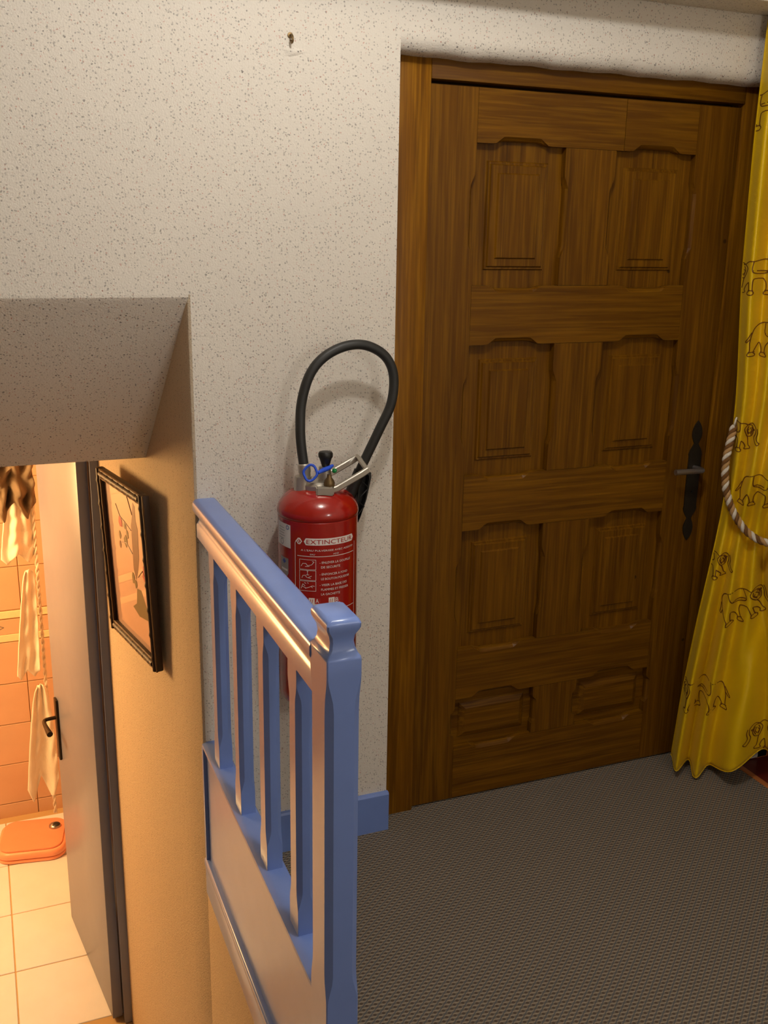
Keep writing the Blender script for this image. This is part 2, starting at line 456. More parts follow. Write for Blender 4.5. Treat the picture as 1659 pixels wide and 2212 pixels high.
# iron plate and lever
hx = 1.022
pl = []
for i in range(49):
    t = i/48; z = 0.745 + t*0.375
    w = 0.019 + 0.004*math.sin(t*PI)
    e = min(t, 1-t)
    if e < 0.28: w = 0.006 + 0.016*abs(math.sin(e/0.28*PI*1.5))*(0.5+e/0.28*0.6) + 0.004*e
    if e < 0.03: w *= e/0.03+0.1
    pl.append((w, z))
vsA = [(hx+w, DR-0.004, z) for w, z in pl] + [(hx-w, DR-0.004, z) for w, z in reversed(pl)]
vsB = [(x, DR+0.001, z) for x, y, z in vsA]
plate = loft('lock_plate', [vsA, vsB], IRON, door); plate['label'] = 'dark wrought iron lock plate with scrolled ends'
lathe('keyhole', [(0.004, 0), (0.004, 0.003), (0.002, 0.003)], (hx, DR-0.0045, 0.90), BLACKP, plate, 16, axis=(0, -1, 0))
lev = tube('lever', catmull([(hx, DR-0.002, 0.976), (hx, DR-0.025, 0.976), (hx-0.004, DR-0.046, 0.976), (hx-0.03, DR-0.052, 0.977), (hx-0.07, DR-0.052, 0.978), (hx-0.105, DR-0.050, 0.978)], 8), lambda t: 0.0075+0.0012*t, STEEL, door)
lev['label'] = 'steel lever handle'
# door frame
fr = empty('trim_1', (0.58, 0.055, 0), 'oak frame around the panelled door', 'door frame', kind='structure')
FY = 0.054
box('jamb', (0.0015, FY, 0.0), (dL-0.0035, 0.128, 2.068), OAKF, fr, 0.0015)
box('jamb', (dR+0.004, FY, 0.0), (1.171, 0.128, 2.068), OAKF, fr, 0.0015)
box('head', (dL-0.003, FY, dT+0.010), (dR+0.0035, 0.128, 2.068), OAKH, fr, 0.0015)
box('stop', (dL-0.003, DR+0.05, dT-0.01), (dR+0.0035, 0.127, dT+0.0095), OAKH, fr)
# ------------------------------------------------------------------ banister
ban = empty('banister', (-0.49, -0.5, 0.0), 'blue painted wooden banister with square newel post and four balusters', 'banister')
bx0, bx1 = -0.5205, -0.4635
py0, py1 = -1.000, -0.915
pcx, pcy = (bx0+bx1)/2, (py0+py1)/2
def sqloop(hx, hy, z, ch):
    ch = max(ch, 0.0004)
    return [(pcx+sx*a, pcy+sy*b, z) for sx, sy, a, b in ((-1, -1, hx, hy-ch), (-1, -1, hx-ch, hy), (1, -1, hx-ch, hy), (1, -1, hx, hy-ch), (1, 1, hx, hy-ch), (1, 1, hx-ch, hy), (-1, 1, hx-ch, hy), (-1, 1, hx, hy-ch))]
hx_, hy_ = (bx1-bx0)/2, (py1-py0)/2
L = []
for z, ins, ch in [(-0.16, 0, 0.002), (0.385, 0, 0.002), (0.395, 0, 0.003), (0.425, 0, 0.010), (0.44, 0, 0.0115), (0.925, 0, 0.0115), (0.945, 0, 0.010), (0.975, 0, 0.003), (0.985, 0, 0.002), (1.012, 0, 0.002), (1.017, 0.001, 0.002), (1.022, 0.0045, 0.003), (1.030, 0.0075, 0.004), (1.040, 0.0090, 0.004), (1.050, 0.0075, 0.004), (1.058, 0.0035, 0.003), (1.064, 0.001, 0.003), (1.071, 0.0005, 0.003), (1.077, 0.003, 0.004), (1.080, 0.007, 0.005)]:
    L.append(sqloop(hx_-ins, hy_-ins, z, ch))
loft('newel_post', L, BLUE, ban, 38)
# handrail profile (x,z)
rp = [(-0.514, 0.924), (-0.514, 0.957), (-0.511, 0.962), (-0.5085, 0.968), (-0.5095, 0.976), (-0.515, 0.984), (-0.5205, 0.989), (-0.5225, 0.994), (-0.5225, 1.008), (-0.5205, 1.014), (-0.516, 1.0185), (-0.510, 1.020),
      (-0.474, 1.020), (-0.468, 1.0185), (-0.4635, 1.014), (-0.4615, 1.008), (-0.4615, 0.994), (-0.4635, 0.989), (-0.470, 0.984), (-0.474, 0.976), (-0.475, 0.968), (-0.472, 0.962), (-0.470, 0.957), (-0.470, 0.924)]
loft('handrail', [[(x, y, z) for x, z in rp] for y in (-0.0005, py1-0.004)], BLUE, ban, 32)
# balusters
def baluster(yf):
    w, d = 0.0165, 0.0265; cx = -0.4905; cy = yf + d; L = []
    for z, ch in [(0.368, 0.0006), (0.420, 0.0006), (0.428, 0.002), (0.452, 0.0085), (0.462, 0.0095), (0.842, 0.0095), (0.852, 0.0085), (0.874, 0.002), (0.882, 0.0006), (0.926, 0.0006)]:
        k = 0.0 if ch < 0.003 else 0.0006
        L.append([(cx+sx*a, cy+sy*b, z) for sx, sy, a, b in ((-1, -1, w, d-ch), (-1, -1, w-ch, d), (1, -1, w-ch, d), (1, -1, w, d-ch), (1, 1, w, d-ch), (1, 1, w-ch, d), (-1, 1, w-ch, d), (-1, 1, w, d-ch))])
    return loft('baluster', L, BLUE, ban, 38)
for yf in (-0.148, -0.364, -0.582, -0.796): baluster(yf)
# lower boards
bp = [(-0.513, 0.330), (-0.513, 0.350), (-0.518, 0.354), (-0.5205, 0.358), (-0.5195, 0.3635), (-0.514, 0.366), (-0.507, 0.3685), (-0.468, 0.3685), (-0.466, 0.366), (-0.466, 0.330)]
loft('bottom_rail', [[(x, y, z) for x, z in bp] for y in (-0.0005, py1-0.003)], BLUE, ban, 32)
box('apron_panel', (-0.5125, py1+0.003, 0.026), (-0.468, -0.0165, 0.332), BLUE, ban)
box('end_batten', (-0.5215, -0.017, 0.028), (-0.468, -0.0005, 0.357), BLUE, ban, 0.0015)
box('plinth_moulding', (-0.5255, py1+0.002, 0.004), (-0.5055, -0.0005, 0.030), BLUE, ban, 0.006, 3)
box('fascia_board', (-0.5220, py1+0.002, -0.080), (-0.5065, -0.0005, 0.006), BLUE, ban, 0.002)
# ------------------------------------------------------------------ fire extinguisher
EC = Vector((-0.243, -0.118, 0.0)); ER = 0.0965
ext = empty('fire_extinguisher', (EC.x, EC.y, 0.515), 'red fire extinguisher with black hose hanging on the wall', 'fire extinguisher')
lathe('cylinder', [(0.07, 0.515), (0.088, 0.517), (ER-0.001, 0.530), (ER, 0.55), (ER, 0.985), (ER, 0.992), (ER-0.003, 0.995)], (EC.x, EC.y, 0), RED, ext, 72)
dome = lathe('dome', [(ER-0.006, 0.990), (ER-0.0015, 0.9935), (ER+0.0015, 0.998), (ER+0.002, 1.004), (ER+0.0005, 1.012), (ER-0.004, 1.023), (ER-0.013, 1.035), (ER-0.026, 1.0455), (ER-0.042, 1.053), (ER-0.060, 1.057), (0.02, 1.059)], (EC.x, EC.y, 0), RED, ext, 72)
valve = bmesh.new()
def cyl(bm, c, r0, r1, z0, z1, seg=24):
    lo = [bm.verts.new((c[0]+r0*math.cos(2*PI*i/seg), c[1]+r0*math.sin(2*PI*i/seg), z0)) for i in range(seg)]
    hi = [bm.verts.new((c[0]+r1*math.cos(2*PI*i/seg), c[1]+r1*math.sin(2*PI*i/seg), z1)) for i in range(seg)]
    for i in range(seg): bm.faces.new((lo[i], lo[(i+1) % seg], hi[(i+1) % seg], hi[i]))
    bm.faces.new(lo); bm.faces.new(hi)
cyl(valve, EC, 0.040, 0.040, 1.052, 1.066); cyl(valve, EC, 0.040, 0.036, 1.066, 1.075)
cyl(valve, (EC.x-0.035, EC.y+0.005), 0.022, 0.020, 1.052, 1.085)
cyl(valve, (EC.x+0.018, EC.y), 0.017, 0.014, 1.07, 1.106)
r = bmesh.ops.create_cube(valve, size=1.0)
rot = Matrix.Translation((EC.x+0.004, EC.y-0.038, 1.060)) @ Matrix.Rotation(math.radians(-14), 4, 'Z')
for v in r['verts']: v.co = rot @ Vector((v.co.x*0.042, v.co.y*0.050, v.co.z*0.022))
bmesh.ops.bevel(valve, geom=list({e for v in r['verts'] for e in v.link_edges}), offset=0.003, segments=2, affect='EDGES')
mkbm('valve_head', valve, ALU, ext, 35)
lathe('pressure_fitting', [(0.0125, 0), (0.0130, 0.003), (0.0130, 0.010), (0.0115, 0.012), (0.0115, 0.014), (0.0060, 0.021), (0.0055, 0.028), (0.002, 0.029)], (EC.x+0.012, EC.y-0.050, 1.070), BRASS, ext, 24)
lathe('push_knob', [(0.007, 0), (0.0085, 0.004), (0.0145, 0.024), (0.0175, 0.029), (0.0175, 0.037), (0.0150, 0.041), (0.008, 0.0425)], (EC.x+0.020, EC.y, 1.101), BLACKP, ext, 32)
lathe('gauge_dot', [(0.001, -0.005), (0.0045, -0.0035), (0.006, 0), (0.0045, 0.0035), (0.001, 0.005)], (EC.x+0.032, EC.y-0.03, 1.101), GREENP, ext, 18, axis=(-0.3, -1, 0))
# blue safety clip: ring and strap
ring = []
rc = Vector((EC.x-0.028, EC.y-0.030, 1.100))
ex = Vector((0.95, -0.31, 0)); ez = Vector((0.1, 0.15, 0.98))
for i in range(25):
    a = 2*PI*i/24; c, s_ = math.cos(a), math.sin(a)
    k = 1.02-0.10*math.cos(2*a)+0.06*math.cos(4*a+0.6)
    ring.append(rc + ex*c*0.0165*k + ez*s_*0.0165*k)
clip = tube('safety_clip', ring, 0.0031, BLUEP, ext, 10)
tube('clip_strap', catmull([rc+ex*0.018+ez*0.0, (EC.x+0.002, EC.y-0.028, 1.103), (EC.x+0.02, EC.y-0.020, 1.106), (EC.x+0.034, EC.y-0.012, 1.110)], 6), lambda t: 0.0035+0.0022*math.sin(t*PI), BLUEP, clip, 10)
# carrying handle: a tilted rectangular loop
A = Vector((EC.x+0.028, EC.y-0.052, 1.062)); dv = Vector((0.078, -0.004, 0.040)); wv = Vector((0.012, 0.096, 0.012))
hp = [A-Vector((0.026, -0.004, 0.002)), A, A+dv, A+dv+wv, A+wv, A+wv-Vector((0.03, 0.01, 0.002))]
path = []
for a, b in zip(hp, hp[1:]):
    for k in range(6): path.append(a.lerp(b, k/6*0.96+0.02))
path.append(hp[-1])
fr_ = frames(path); lo = []
for p, (t, n_, b_) in zip(path, fr_):
    up = Vector((-0.42, 0.0, 0.9)); sd = t.cross(up).normalized(); up2 = sd.cross(t).normalized()
    lo.append([p+sd*a*0.0055+up2*c*0.0075 for a, c in ((-1, -0.7), (-0.7, -1), (0.7, -1), (1, -0.7), (1, 0.7), (0.7, 1), (-0.7, 1), (-1, 0.7))])
loft('carry_handle', lo, ALU, ext, 30)
# hose
HY = -0.090
hose_pts = [(-0.2745, -0.110, 1.108), (-0.2785, -0.104, 1.150), (-0.2795, -0.098, 1.195), (-0.2735, HY, 1.257), (-0.2540, HY, 1.320), (-0.2200, HY, 1.361), (-0.1680, HY, 1.386), (-0.1140, HY, 1.388), (-0.0640, HY, 1.362), (-0.0400, HY, 1.315), (-0.0440, HY, 1.247), (-0.0720, -0.085, 1.182), (-0.1060, -0.075, 1.105), (-0.1200, -0.07, 1.070)]
tube('hose', catmull(hose_pts, 12), 0.0118, RUBBER, ext, 18)
lathe('hose_collar', [(0.0135, 0), (0.0135, 0.010), (0.0150, 0.012), (0.0150, 0.030), (0.0138, 0.032), (0.012, 0.033)], (-0.2725, -0.112, 1.082), ALU, ext, 28, axis=(-0.06, 0.1, 1))
# nozzle: round lance and ribbed grip
tube('lance', [(-0.1165, -0.0705, 1.078), (-0.1300, -0.068, 1.044), (-0.1440, -0.066, 1.008)], 0.0150, BLACKP, ext, 18)
gy0, gy1 = -0.078, -0.052
go = [(-0.1115, 1.078), (-0.0900, 1.072), (-0.0890, 1.060), (-0.1010, 1.005), (-0.1160, 0.962), (-0.1230, 0.946), (-0.1275, 0.948), (-0.1270, 0.985), (-0.1230, 1.030)]
gc = Vector((sum(p[0] for p in go)/len(go), 0, sum(p[1] for p in go)/len(go)))
gi = [(gc.x+(x-gc.x)*0.74, gc.z+(z-gc.z)*0.90) for x, z in go]
grip = loft('nozzle_grip', [[(x, gy1, z) for x, z in go], [(x, gy0, z) for x, z in go], [(x, gy0, z) for x, z in gi], [(x, gy1-0.006, z) for x, z in gi]], BLACKP, ext)
for a, b in [((-0.1180, 1.055), (-0.0970, 1.035)), ((-0.0965, 1.030), (-0.1230, 1.005)), ((-0.1230, 1.000), (-0.1060, 0.985)), ((-0.1070, 0.985), (-0.1250, 0.962))]:
    tube('rib', [(a[0], gy0+0.003, a[1]), (b[0], gy0+0.003, b[1])], 0.0018, BLACKP, grip, 6)
# wall bracket behind
box('wall_bracket', (EC.x-0.02, EC.y+ER-0.004, 0.90), (EC.x+0.02, -0.0005, 0.985), ALU, ext, 0.002)
# printed label
PH0 = math.atan2(CAM.y-EC.y, CAM.x-EC.x)
def cylpt(th, z, off=0.0004):
    a = PH0 + th; return (EC.x+(ER+off)*math.cos(a), EC.y+(ER+off)*math.sin(a), z)
def wrap_poly(name, pts2d, mat, parent, off=0.0004):
    """pts2d: outline in (theta,z), convex-ish; filled by a strip grid in theta"""
    t0 = min(p[0] for p in pts2d); t1 = max(p[0] for p in pts2d)
    nn = max(2, int((t1-t0)/0.05)); vs = []; fs = []
    for i in range(nn+1):
        t = t0+(t1-t0)*i/nn; t = min(max(t, t0+1e-5), t1-1e-5); zs = []
        for (a, b), (c, d) in zip(pts2d, pts2d[1:]+pts2d[:1]):
            if (a-t)*(c-t) <= 0 and abs(a-c) > 1e-9: zs.append(b+(d-b)*(t-a)/(c-a))
        vs += [cylpt(t, min(zs), off), cylpt(t, max(zs), off)]
    for i in range(nn): fs.append((2*i, 2*i+1, 2*i+3, 2*i+2))
    return mk(name, vs, fs, mat, parent)
def wrap_line(bm, p, q, w, off=0.0005):
    n = max(1, int(abs(q[0]-p[0])/0.06)); d = Vector(((q[0]-p[0])*ER, q[1]-p[1])); 
    if d.length < 1e-9: return
    nrm = Vector((-d.y, d.x)).normalized()*w/2; prev = None
    for i in range(n+1):
        t = i/n; th = p[0]+(q[0]-p[0])*t; z = p[1]+(q[1]-p[1])*t
        a = bm.verts.new(cylpt(th+nrm.x/ER, z+nrm.y, off)); b = bm.verts.new(cylpt(th-nrm.x/ER, z-nrm.y, off))
        if prev: bm.faces.new((prev[0], prev[1], b, a))
        prev = (a, b)
def text_data(body, size, width=None):
    cu = bpy.data.curves.new('lettering', 'FONT'); cu.body = body; cu.size = size; cu.resolution_u = 2
    ob = bpy.data.objects.new('lettering', cu); COL.objects.link(ob)
    dg = bpy.context.evaluated_depsgraph_get(); me = bpy.data.meshes.new_from_object(ob.evaluated_get(dg))
    bpy.data.objects.remove(ob); bpy.data.curves.remove(cu)
    vs = [v.co.copy() for v in me.vertices]; fs = [tuple(p.vertices) for p in me.polygons]
    bpy.data.meshes.remove(me)
    x0 = min(v.x for v in vs); x1 = max(v.x for v in vs)
    k = (width/(x1-x0)) if width else 1.0
    return [((v.x-x0)*k, v.y) for v in vs], fs
def wrap_text(name, body, size, th, z, width, mat, parent, off=0.0006):
    vs, fs = text_data(body, size, width)
    return mk(name, [cylpt(th+x/ER, z+y, off) for x, y in vs], fs, mat, parent)
def D(u): return math.asin(max(-0.995, min(0.995, (u-684.0)/86.0)))
def Z(v): return 0.947-(v-1170)*0.00116
lab = bmesh.new()
def ln(u0, v0, u1, v1, w=0.0014): wrap_line(lab, (D(u0), Z(v0)), (D(u1), Z(v1)), w)
tl = D(637); tr = D(761)
for a, b in [((tl, Z(1174)), (tl, Z(1345))), ((tr, Z(1180)), (tr, Z(1345))), ((tl+0.03, Z(1168)), (tl, Z(1174))), ((tl+0.06, Z(1200)), (tr-0.05, Z(1200))), ((tl+0.03, Z(1316)), (tr-0.03, Z(1316)))]:
    wrap_line(lab, a, b, 0.0014)
# pictogram boxes
pu0, pu1 = D(646), D(680)
for k in range(3):
    z1 = Z(1207+k*23); z0 = Z(1228+k*23)
    for a, b in [((pu0, z0), (pu1, z0)), ((pu1, z0), (pu1, z1)), ((pu1, z1), (pu0, z1)), ((pu0, z1), (pu0, z0))]: wrap_line(lab, a, b, 0.0009)
    w = pu1-pu0; zz = lambda f: z0+(z1-z0)*f
    if k == 0: segs = [(.1, .3, .2, .6), (.2, .6, .4, .62), (.4, .62, .5, .4), (.35, .3, .62, .34), (.5, .4, .75, .5), (.75, .5, .9, .8), (.9, .8, .78, .85)]
    elif k == 1: segs = [(.45, .95, .55, .95), (.5, .95, .5, .55), (.4, .55, .6, .55), (.15, .2, .2, .45), (.2, .45, .35, .5), (.35, .5, .45, .3), (.45, .3, .7, .2), (.55, .3, .75, .45)]
    else: segs = [(.1, .2, .2, .7), (.2, .7, .35, .5), (.15, .45, .4, .3), (.35, .25, .6, .4), (.6, .4, .8, .55), (.8, .55, .92, .5), (.7, .5, .8, .35), (.5, .9, .55, .75), (.3, .85, .4, .75)]
    for a, b, c, d in segs: wrap_line(lab, (pu0+w*a, zz(b)), (pu0+w*c, zz(d)), 0.0011)
prn = mkbm('label_print', lab, WHITEP, ext); prn['label'] = 'white printed instruction panel on the red cylinder'
# title pill with red letters
q0, q1 = D(655), D(758); zc = Z(1169); hh = 0.0085; pill = []
for i in range(9): a = PI/2+PI*i/8; pill.append((q0+0.06+0.06*math.cos(a), zc+hh*math.sin(a)))
for i in range(9): a = -PI/2+PI*i/8; pill.append((q1-0.06+0.06*math.cos(a), zc+hh*math.sin(a)))
wrap_poly('title_bar', pill, WHITEP, prn, 0.0005)
wrap_text('lettering', 'EXTINCTEUR', 0.0155, q0+0.07, zc-0.0053, (q1-q0-0.14)*ER, REDINK, prn, 0.0010)
cen = D(645); rd = [(cen+0.085*math.cos(2*PI*i/20), zc+0.0082*math.sin(2*PI*i/20)) for i in range(20)]
wrap_poly('title_badge', rd, WHITEP, prn, 0.0005)
rd2 = [(cen+0.058*math.cos(2*PI*i/20), zc+0.0056*math.sin(2*PI*i/20)) for i in range(20)]
wrap_poly('badge_ring', rd2, REDINK, prn, 0.0008)
wrap_text('lettering', 'R', 0.0095, cen-0.028, zc-0.0033, 0.0055, WHITEP, prn, 0.0012)
def tx(s, size, u, v, u2): wrap_text('lettering', s, size, D(u), Z(v), (D(u2)-D(u))*ER, WHITEP, prn)
tx("A L'EAU PULVERISEE AVEC ADDITIF", 0.0062, 649, 1189, 757); tx('EAU', 0.0052, 668, 1197, 678); tx('ADD', 0.0052, 716, 1197, 728)
for s_, v, u2 in [('- ENLEVER LA GOUPILLE', 1215, 752), ('  DE SECURITE', 1225, 731), ('- ENFONCER A FOND', 1240, 746), ('  LE BOUTON POUSSOIR', 1250, 750), ('- VISER LA BASE DES', 1263, 745), ('  FLAMMES ET PRESSER', 1273, 748), ('  LA GACHETTE', 1283, 731)]:
    tx(s_.strip() if s_[0] == '-' else s_.strip(), 0.0078, 688 if s_[0] == '-' else 691, v, u2)
for u0, u1, ch in ((665, 690, 'A'), (707, 731, 'B')):
    t0, t1 = D(u0), D(u1); z1, z0 = Z(1289), Z(1314)
    sq = wrap_poly('class_mark', [(t0, z0), (t1, z0), (t1, z1), (t0, z1)], WHITEP, prn, 0.0005)
    tm = (t0+t1)/2; zm = (z0+z1)/2
    wrap_poly('class_field', [(tm, zm), (t1, zm), (t1, z1+0.0004), (tm, z1+0.0004)], REDINK, prn, 0.0008)
    wrap_text('lettering', ch, 0.016, tm+0.02, zm+0.002, 0.008, WHITEP, prn, 0.0012)
    b2 = bmesh.new()
    for k in range(3): wrap_line(b2, (t0+0.03, z0+0.003+k*0.0032), (t1-0.05, z0+0.0045+k*0.0032), 0.0013, 0.0010)
    for k in range(2): wrap_line(b2, (t0+0.03+k*0.05, zm+0.002), (t0+0.05+k*0.05, z1-0.003), 0.0013, 0.0010)
    mkbm('class_drawing', b2, REDINK, prn)
# stickers at the left
def pos(u, v): return (D(u), Z(v)-0.018)
st = wrap_poly('sticker', [(-1.28, 0.928), (-0.72, 0.925), (-0.72, 0.982), (-1.28, 0.985)], PAPER, ext, 0.0006); st['label'] = 'white paper inspection sticker'
b2 = bmesh.new()
for k in range(5): wrap_line(b2, (-1.2, 0.972-k*0.0065), (-0.95+0.03*(k % 2), 0.9715-k*0.0065), 0.0012, 0.0009)
mkbm('sticker_lines', b2, INKGREY, st)
for (cth, cz, rr) in ((-0.82, 0.975, 0.0045), (-1.05, 0.937, 0.0065)):
    b2 = bmesh.new(); pts = [(cth+rr/ER*math.cos(2*PI*i/14), cz+rr*math.sin(2*PI*i/14)) for i in range(15)]
    for a, b in zip(pts, pts[1:]): wrap_line(b2, a, b, 0.0016, 0.0009)
    mkbm('stamp', b2, INKBLUE if rr < 0.005 else INKGREY, st)
sh = [(-1.12, 0.900), (-0.80, 0.898), (-0.80, 0.862), (-0.86, 0.852), (-0.96, 0.848), (-1.06, 0.853), (-1.12, 0.864)]
st2 = wrap_poly('shield_sticker', sh, GREYLAB, ext, 0.0006); st2['label'] = 'grey shield-shaped sticker with blue disc'
wrap_poly('shield_disc', [(-0.96+0.075*math.cos(2*PI*i/16), 0.890+0.0065*math.sin(2*PI*i/16)) for i in range(16)], INKBLUE, st2, 0.0010)
wrap_poly('shield_band', [(-1.08, 0.873), (-0.83, 0.871), (-0.83, 0.866), (-1.08, 0.868)], PAPER, st2, 0.0010)
wrap_poly('sticker', [(-1.28, 0.786), (-0.72, 0.783), (-0.72, 0.828), (-1.28, 0.831)], PAPER, ext, 0.0006)

# ------------------------------------------------------------------ hook in the wall
hk = empty('wall_hook', (-0.267, 0.0, 2.055), 'small bent brass hook with plaster patch high on the wall', 'hook')
tube('hook', catmull([(-0.267, 0.004, 2.066), (-0.267, -0.010, 2.066), (-0.2668, -0.018, 2.061), (-0.267, -0.020, 2.052), (-0.2672, -0.012, 2.049), (-0.2675, -0.006, 2.055)], 6), 0.0024, BRASS, hk, 10)
lathe('wall_plug', [(0.0055, 0), (0.0065, 0.001), (0.006, 0.0025), (0.003, 0.003)], (-0.267, 0.0, 2.066), BRASS, hk, 16, axis=(0, -1, 0))
bm = bmesh.new(); c = bm.verts.new((-0.262, -0.006, 2.032)); rg = []
for i in range(18):
    a = 2*PI*i/18; k = 1+0.25*math.sin(3*a+1)+0.1*math.sin(5*a); rg.append(bm.verts.new((-0.262+0.030*k*math.cos(a), 0.0005, 2.034+0.011*k*math.sin(a))))
for i in range(18): bm.faces.new((c, rg[i], rg[(i+1) % 18]))
mkbm('plaster_patch', bm, PLASTER, hk, 60)

# ------------------------------------------------------------------ curtain
p0c = Vector((1.02, -0.07, 0)); ec = Vector((0.70711, -0.70711, 0)); nc = Vector((-0.70711, -0.70711, 0))
EDGE = [(0.0, -0.069), (0.034, -0.067), (0.262, -0.054), (0.514, -0.031), (0.766, -0.003), (0.903, 0.008), (1.02, 0.012), (1.129, 0.011), (1.223, 0.010), (1.544, -0.011), (1.907, -0.018), (2.2, -0.016)]
WID = [(0.0, 0.44), (0.3, 0.40), (0.55, 0.32), (0.75, 0.235), (0.86, 0.21), (1.0, 0.23), (1.3, 0.28), (2.2, 0.36)]
SB = [(0, 0), (0.5, 0.065), (1.0, 0.125), (1.5, 0.205), (2.0, 0.275), (2.5, 0.44), (3.0, 0.62), (4.0, 0.82), (5.0, 1.0)]
HEM = [(-0.07, 0.034), (-0.039, 0.027), (-0.004, 0.027), (0.012, 0.008), (0.04, 0.018), (0.076, 0.036), (0.146, 0.078), (0.221, 0.124), (0.38, 0.20)]
def sm_interp(tab, x): return (interp(tab, x-0.04)+interp(tab, x)+interp(tab, x+0.04))/3
def herm(tab, x):
    n_ = len(tab); m_ = []
    d_ = [(tab[i+1][1]-tab[i][1])/(tab[i+1][0]-tab[i][0]) for i in range(n_-1)]
    for i in range(n_): m_.append(d_[0] if i == 0 else d_[-1] if i == n_-1 else 2*d_[i-1]*d_[i]/(d_[i-1]+d_[i]))
    x = min(max(x, tab[0][0]), tab[-1][0])
    for i in range(n_-1):
        if x <= tab[i+1][0]:
            h = tab[i+1][0]-tab[i][0]; t = (x-tab[i][0])/h
            return (tab[i][1]*(1+2*t)*(1-t)**2 + h*m_[i]*t*(1-t)**2 + tab[i+1][1]*t*t*(3-2*t) + h*m_[i+1]*t*t*(t-1))
    return tab[-1][1]
def cur_a(f, z):
    b = 1-sstep(0.1, 0.95, z); s = (1-b)*f/5 + b*herm(SB, f)
    return sm_interp(EDGE, z) + sm_interp(WID, z)*s
def cur_n(f, z):
    A = interp([(0, 0.042), (0.4, 0.036), (0.86, 0.015), (1.1, 0.024), (2.2, 0.034)], z)
    n = -A*math.cos(2*PI*f)
    n += 0.006*math.sin(2*PI*f*0.5+z*4.0)
    n += 0.030*math.exp(-((z-1.00)/0.10)**2)*sstep(0.9, 2.0, f)
    n -= 0.012*math.exp(-((z-0.83)/0.06)**2)
    # slanting drag fold below the tie
    n -= 0.032*math.exp(-((f-(2.95-(0.75-z)*1.4))/0.22)**2)*sstep(0.12, 0.35, z)*(1-sstep(0.7, 0.85, z))
    return n
def cur_p(f, z, off=0.0): return p0c + ec*cur_a(f, z) + nc*(cur_n(f, z)+off) + Vector((0, 0, z))
cu = empty('curtain', (1.10, -0.15, 0.02), 'yellow satin curtain printed with brown elephants, tied back beside the door', 'curtain')
NF, NZ = 180, 150; vs = []; fs = []
for i in range(NF+1):
    f = 5*i/NF; ah = cur_a(f, 0.03); zh = interp(HEM, ah)
    for j in range(NZ+1): vs.append(cur_p(f, 2.205 + (zh-2.205)*j/NZ))
for i in range(NF):
    for j in range(NZ): a = i*(NZ+1)+j; fs.append((a, a+1, a+NZ+2, a+NZ+1))
co = mk('curtain_cloth', vs, fs, SATIN, cu, 80)
md = co.modifiers.new('thickness', 'SOLIDIFY'); md.thickness = 0.0010; md.offset = 0
# rolled hem
hem = []
for i in range(NF+1):
    f = 5*i/NF; zh = interp(HEM, cur_a(f, 0.03)); hem.append(cur_p(f, zh+0.001))
tube('hem', hem, 0.0018, SATIN, cu, 6)
# elephants
EL = [ # strokes in unit coordinates, elephant walking left, width ~1, height ~0.8
    [(0.22, 0.62), (0.30, 0.68), (0.42, 0.69), (0.60, 0.74), (0.78, 0.72), (0.90, 0.62), (0.95, 0.46), (0.97, 0.30)],
    [(0.95, 0.52), (1.01, 0.40), (1.06, 0.32), (1.03, 0.31), (0.97, 0.38)],
    [(0.97, 0.30), (0.96, 0.12), (1.00, 0.06), (0.98, 0.02), (0.87, 0.02), (0.86, 0.06), (0.89, 0.10), (0.84, 0.24)],
    [(0.84, 0.24), (0.80, 0.30), (0.76, 0.22), (0.74, 0.10), (0.77, 0.05), (0.74, 0.01), (0.64, 0.01), (0.63, 0.05), (0.67, 0.09), (0.66, 0.24), (0.60, 0.34)],
    [(0.60, 0.34), (0.48, 0.34), (0.42, 0.30), (0.42, 0.10), (0.45, 0.05), (0.42, 0.0), (0.33, 0.0), (0.32, 0.05), (0.35, 0.09), (0.33, 0.26)],
    [(0.33, 0.26), (0.28, 0.20), (0.24, 0.10), (0.26, 0.06), (0.22, 0.03), (0.14, 0.05), (0.14, 0.09), (0.18, 0.13), (0.20, 0.28), (0.22, 0.36)],
    [(0.22, 0.62), (0.13, 0.66), (0.04, 0.58), (0.03, 0.46), (0.06, 0.36), (0.03, 0.26), (-0.03, 0.20), (-0.08, 0.24), (-0.04, 0.28), (0.00, 0.36), (-0.02, 0.48), (0.0, 0.58)],
    [(0.22, 0.62), (0.13, 0.60), (0.09, 0.48), (0.13, 0.36), (0.21, 0.34), (0.25, 0.42), (0.28, 0.54), (0.22, 0.62)],
    [(0.17, 0.55), (0.14, 0.48), (0.18, 0.41), (0.22, 0.47), (0.19, 0.52)],
    [(0.14, 0.57), (0.11, 0.50), (0.15, 0.38)], [(0.20, 0.58), (0.23, 0.50), (0.20, 0.38)],
    [(0.06, 0.52), (0.08, 0.54), (0.07, 0.50)],
    [(0.40, 0.69), (0.38, 0.52), (0.44, 0.45), (0.62, 0.45), (0.70, 0.52), (0.70, 0.73)],
    [(0.40, 0.50), (0.69, 0.50)], [(0.86, 0.10), (0.99, 0.10)], [(0.64, 0.09), (0.76, 0.09)], [(0.33, 0.09), (0.44, 0.09)]]
def cur_f(a, z):
    lo_, hi_ = -0.2, 5.0
    for _ in range(22):
        mid = (lo_+hi_)/2
        if cur_a(mid, z) < a: lo_ = mid
        else: hi_ = mid
    return (lo_+hi_)/2
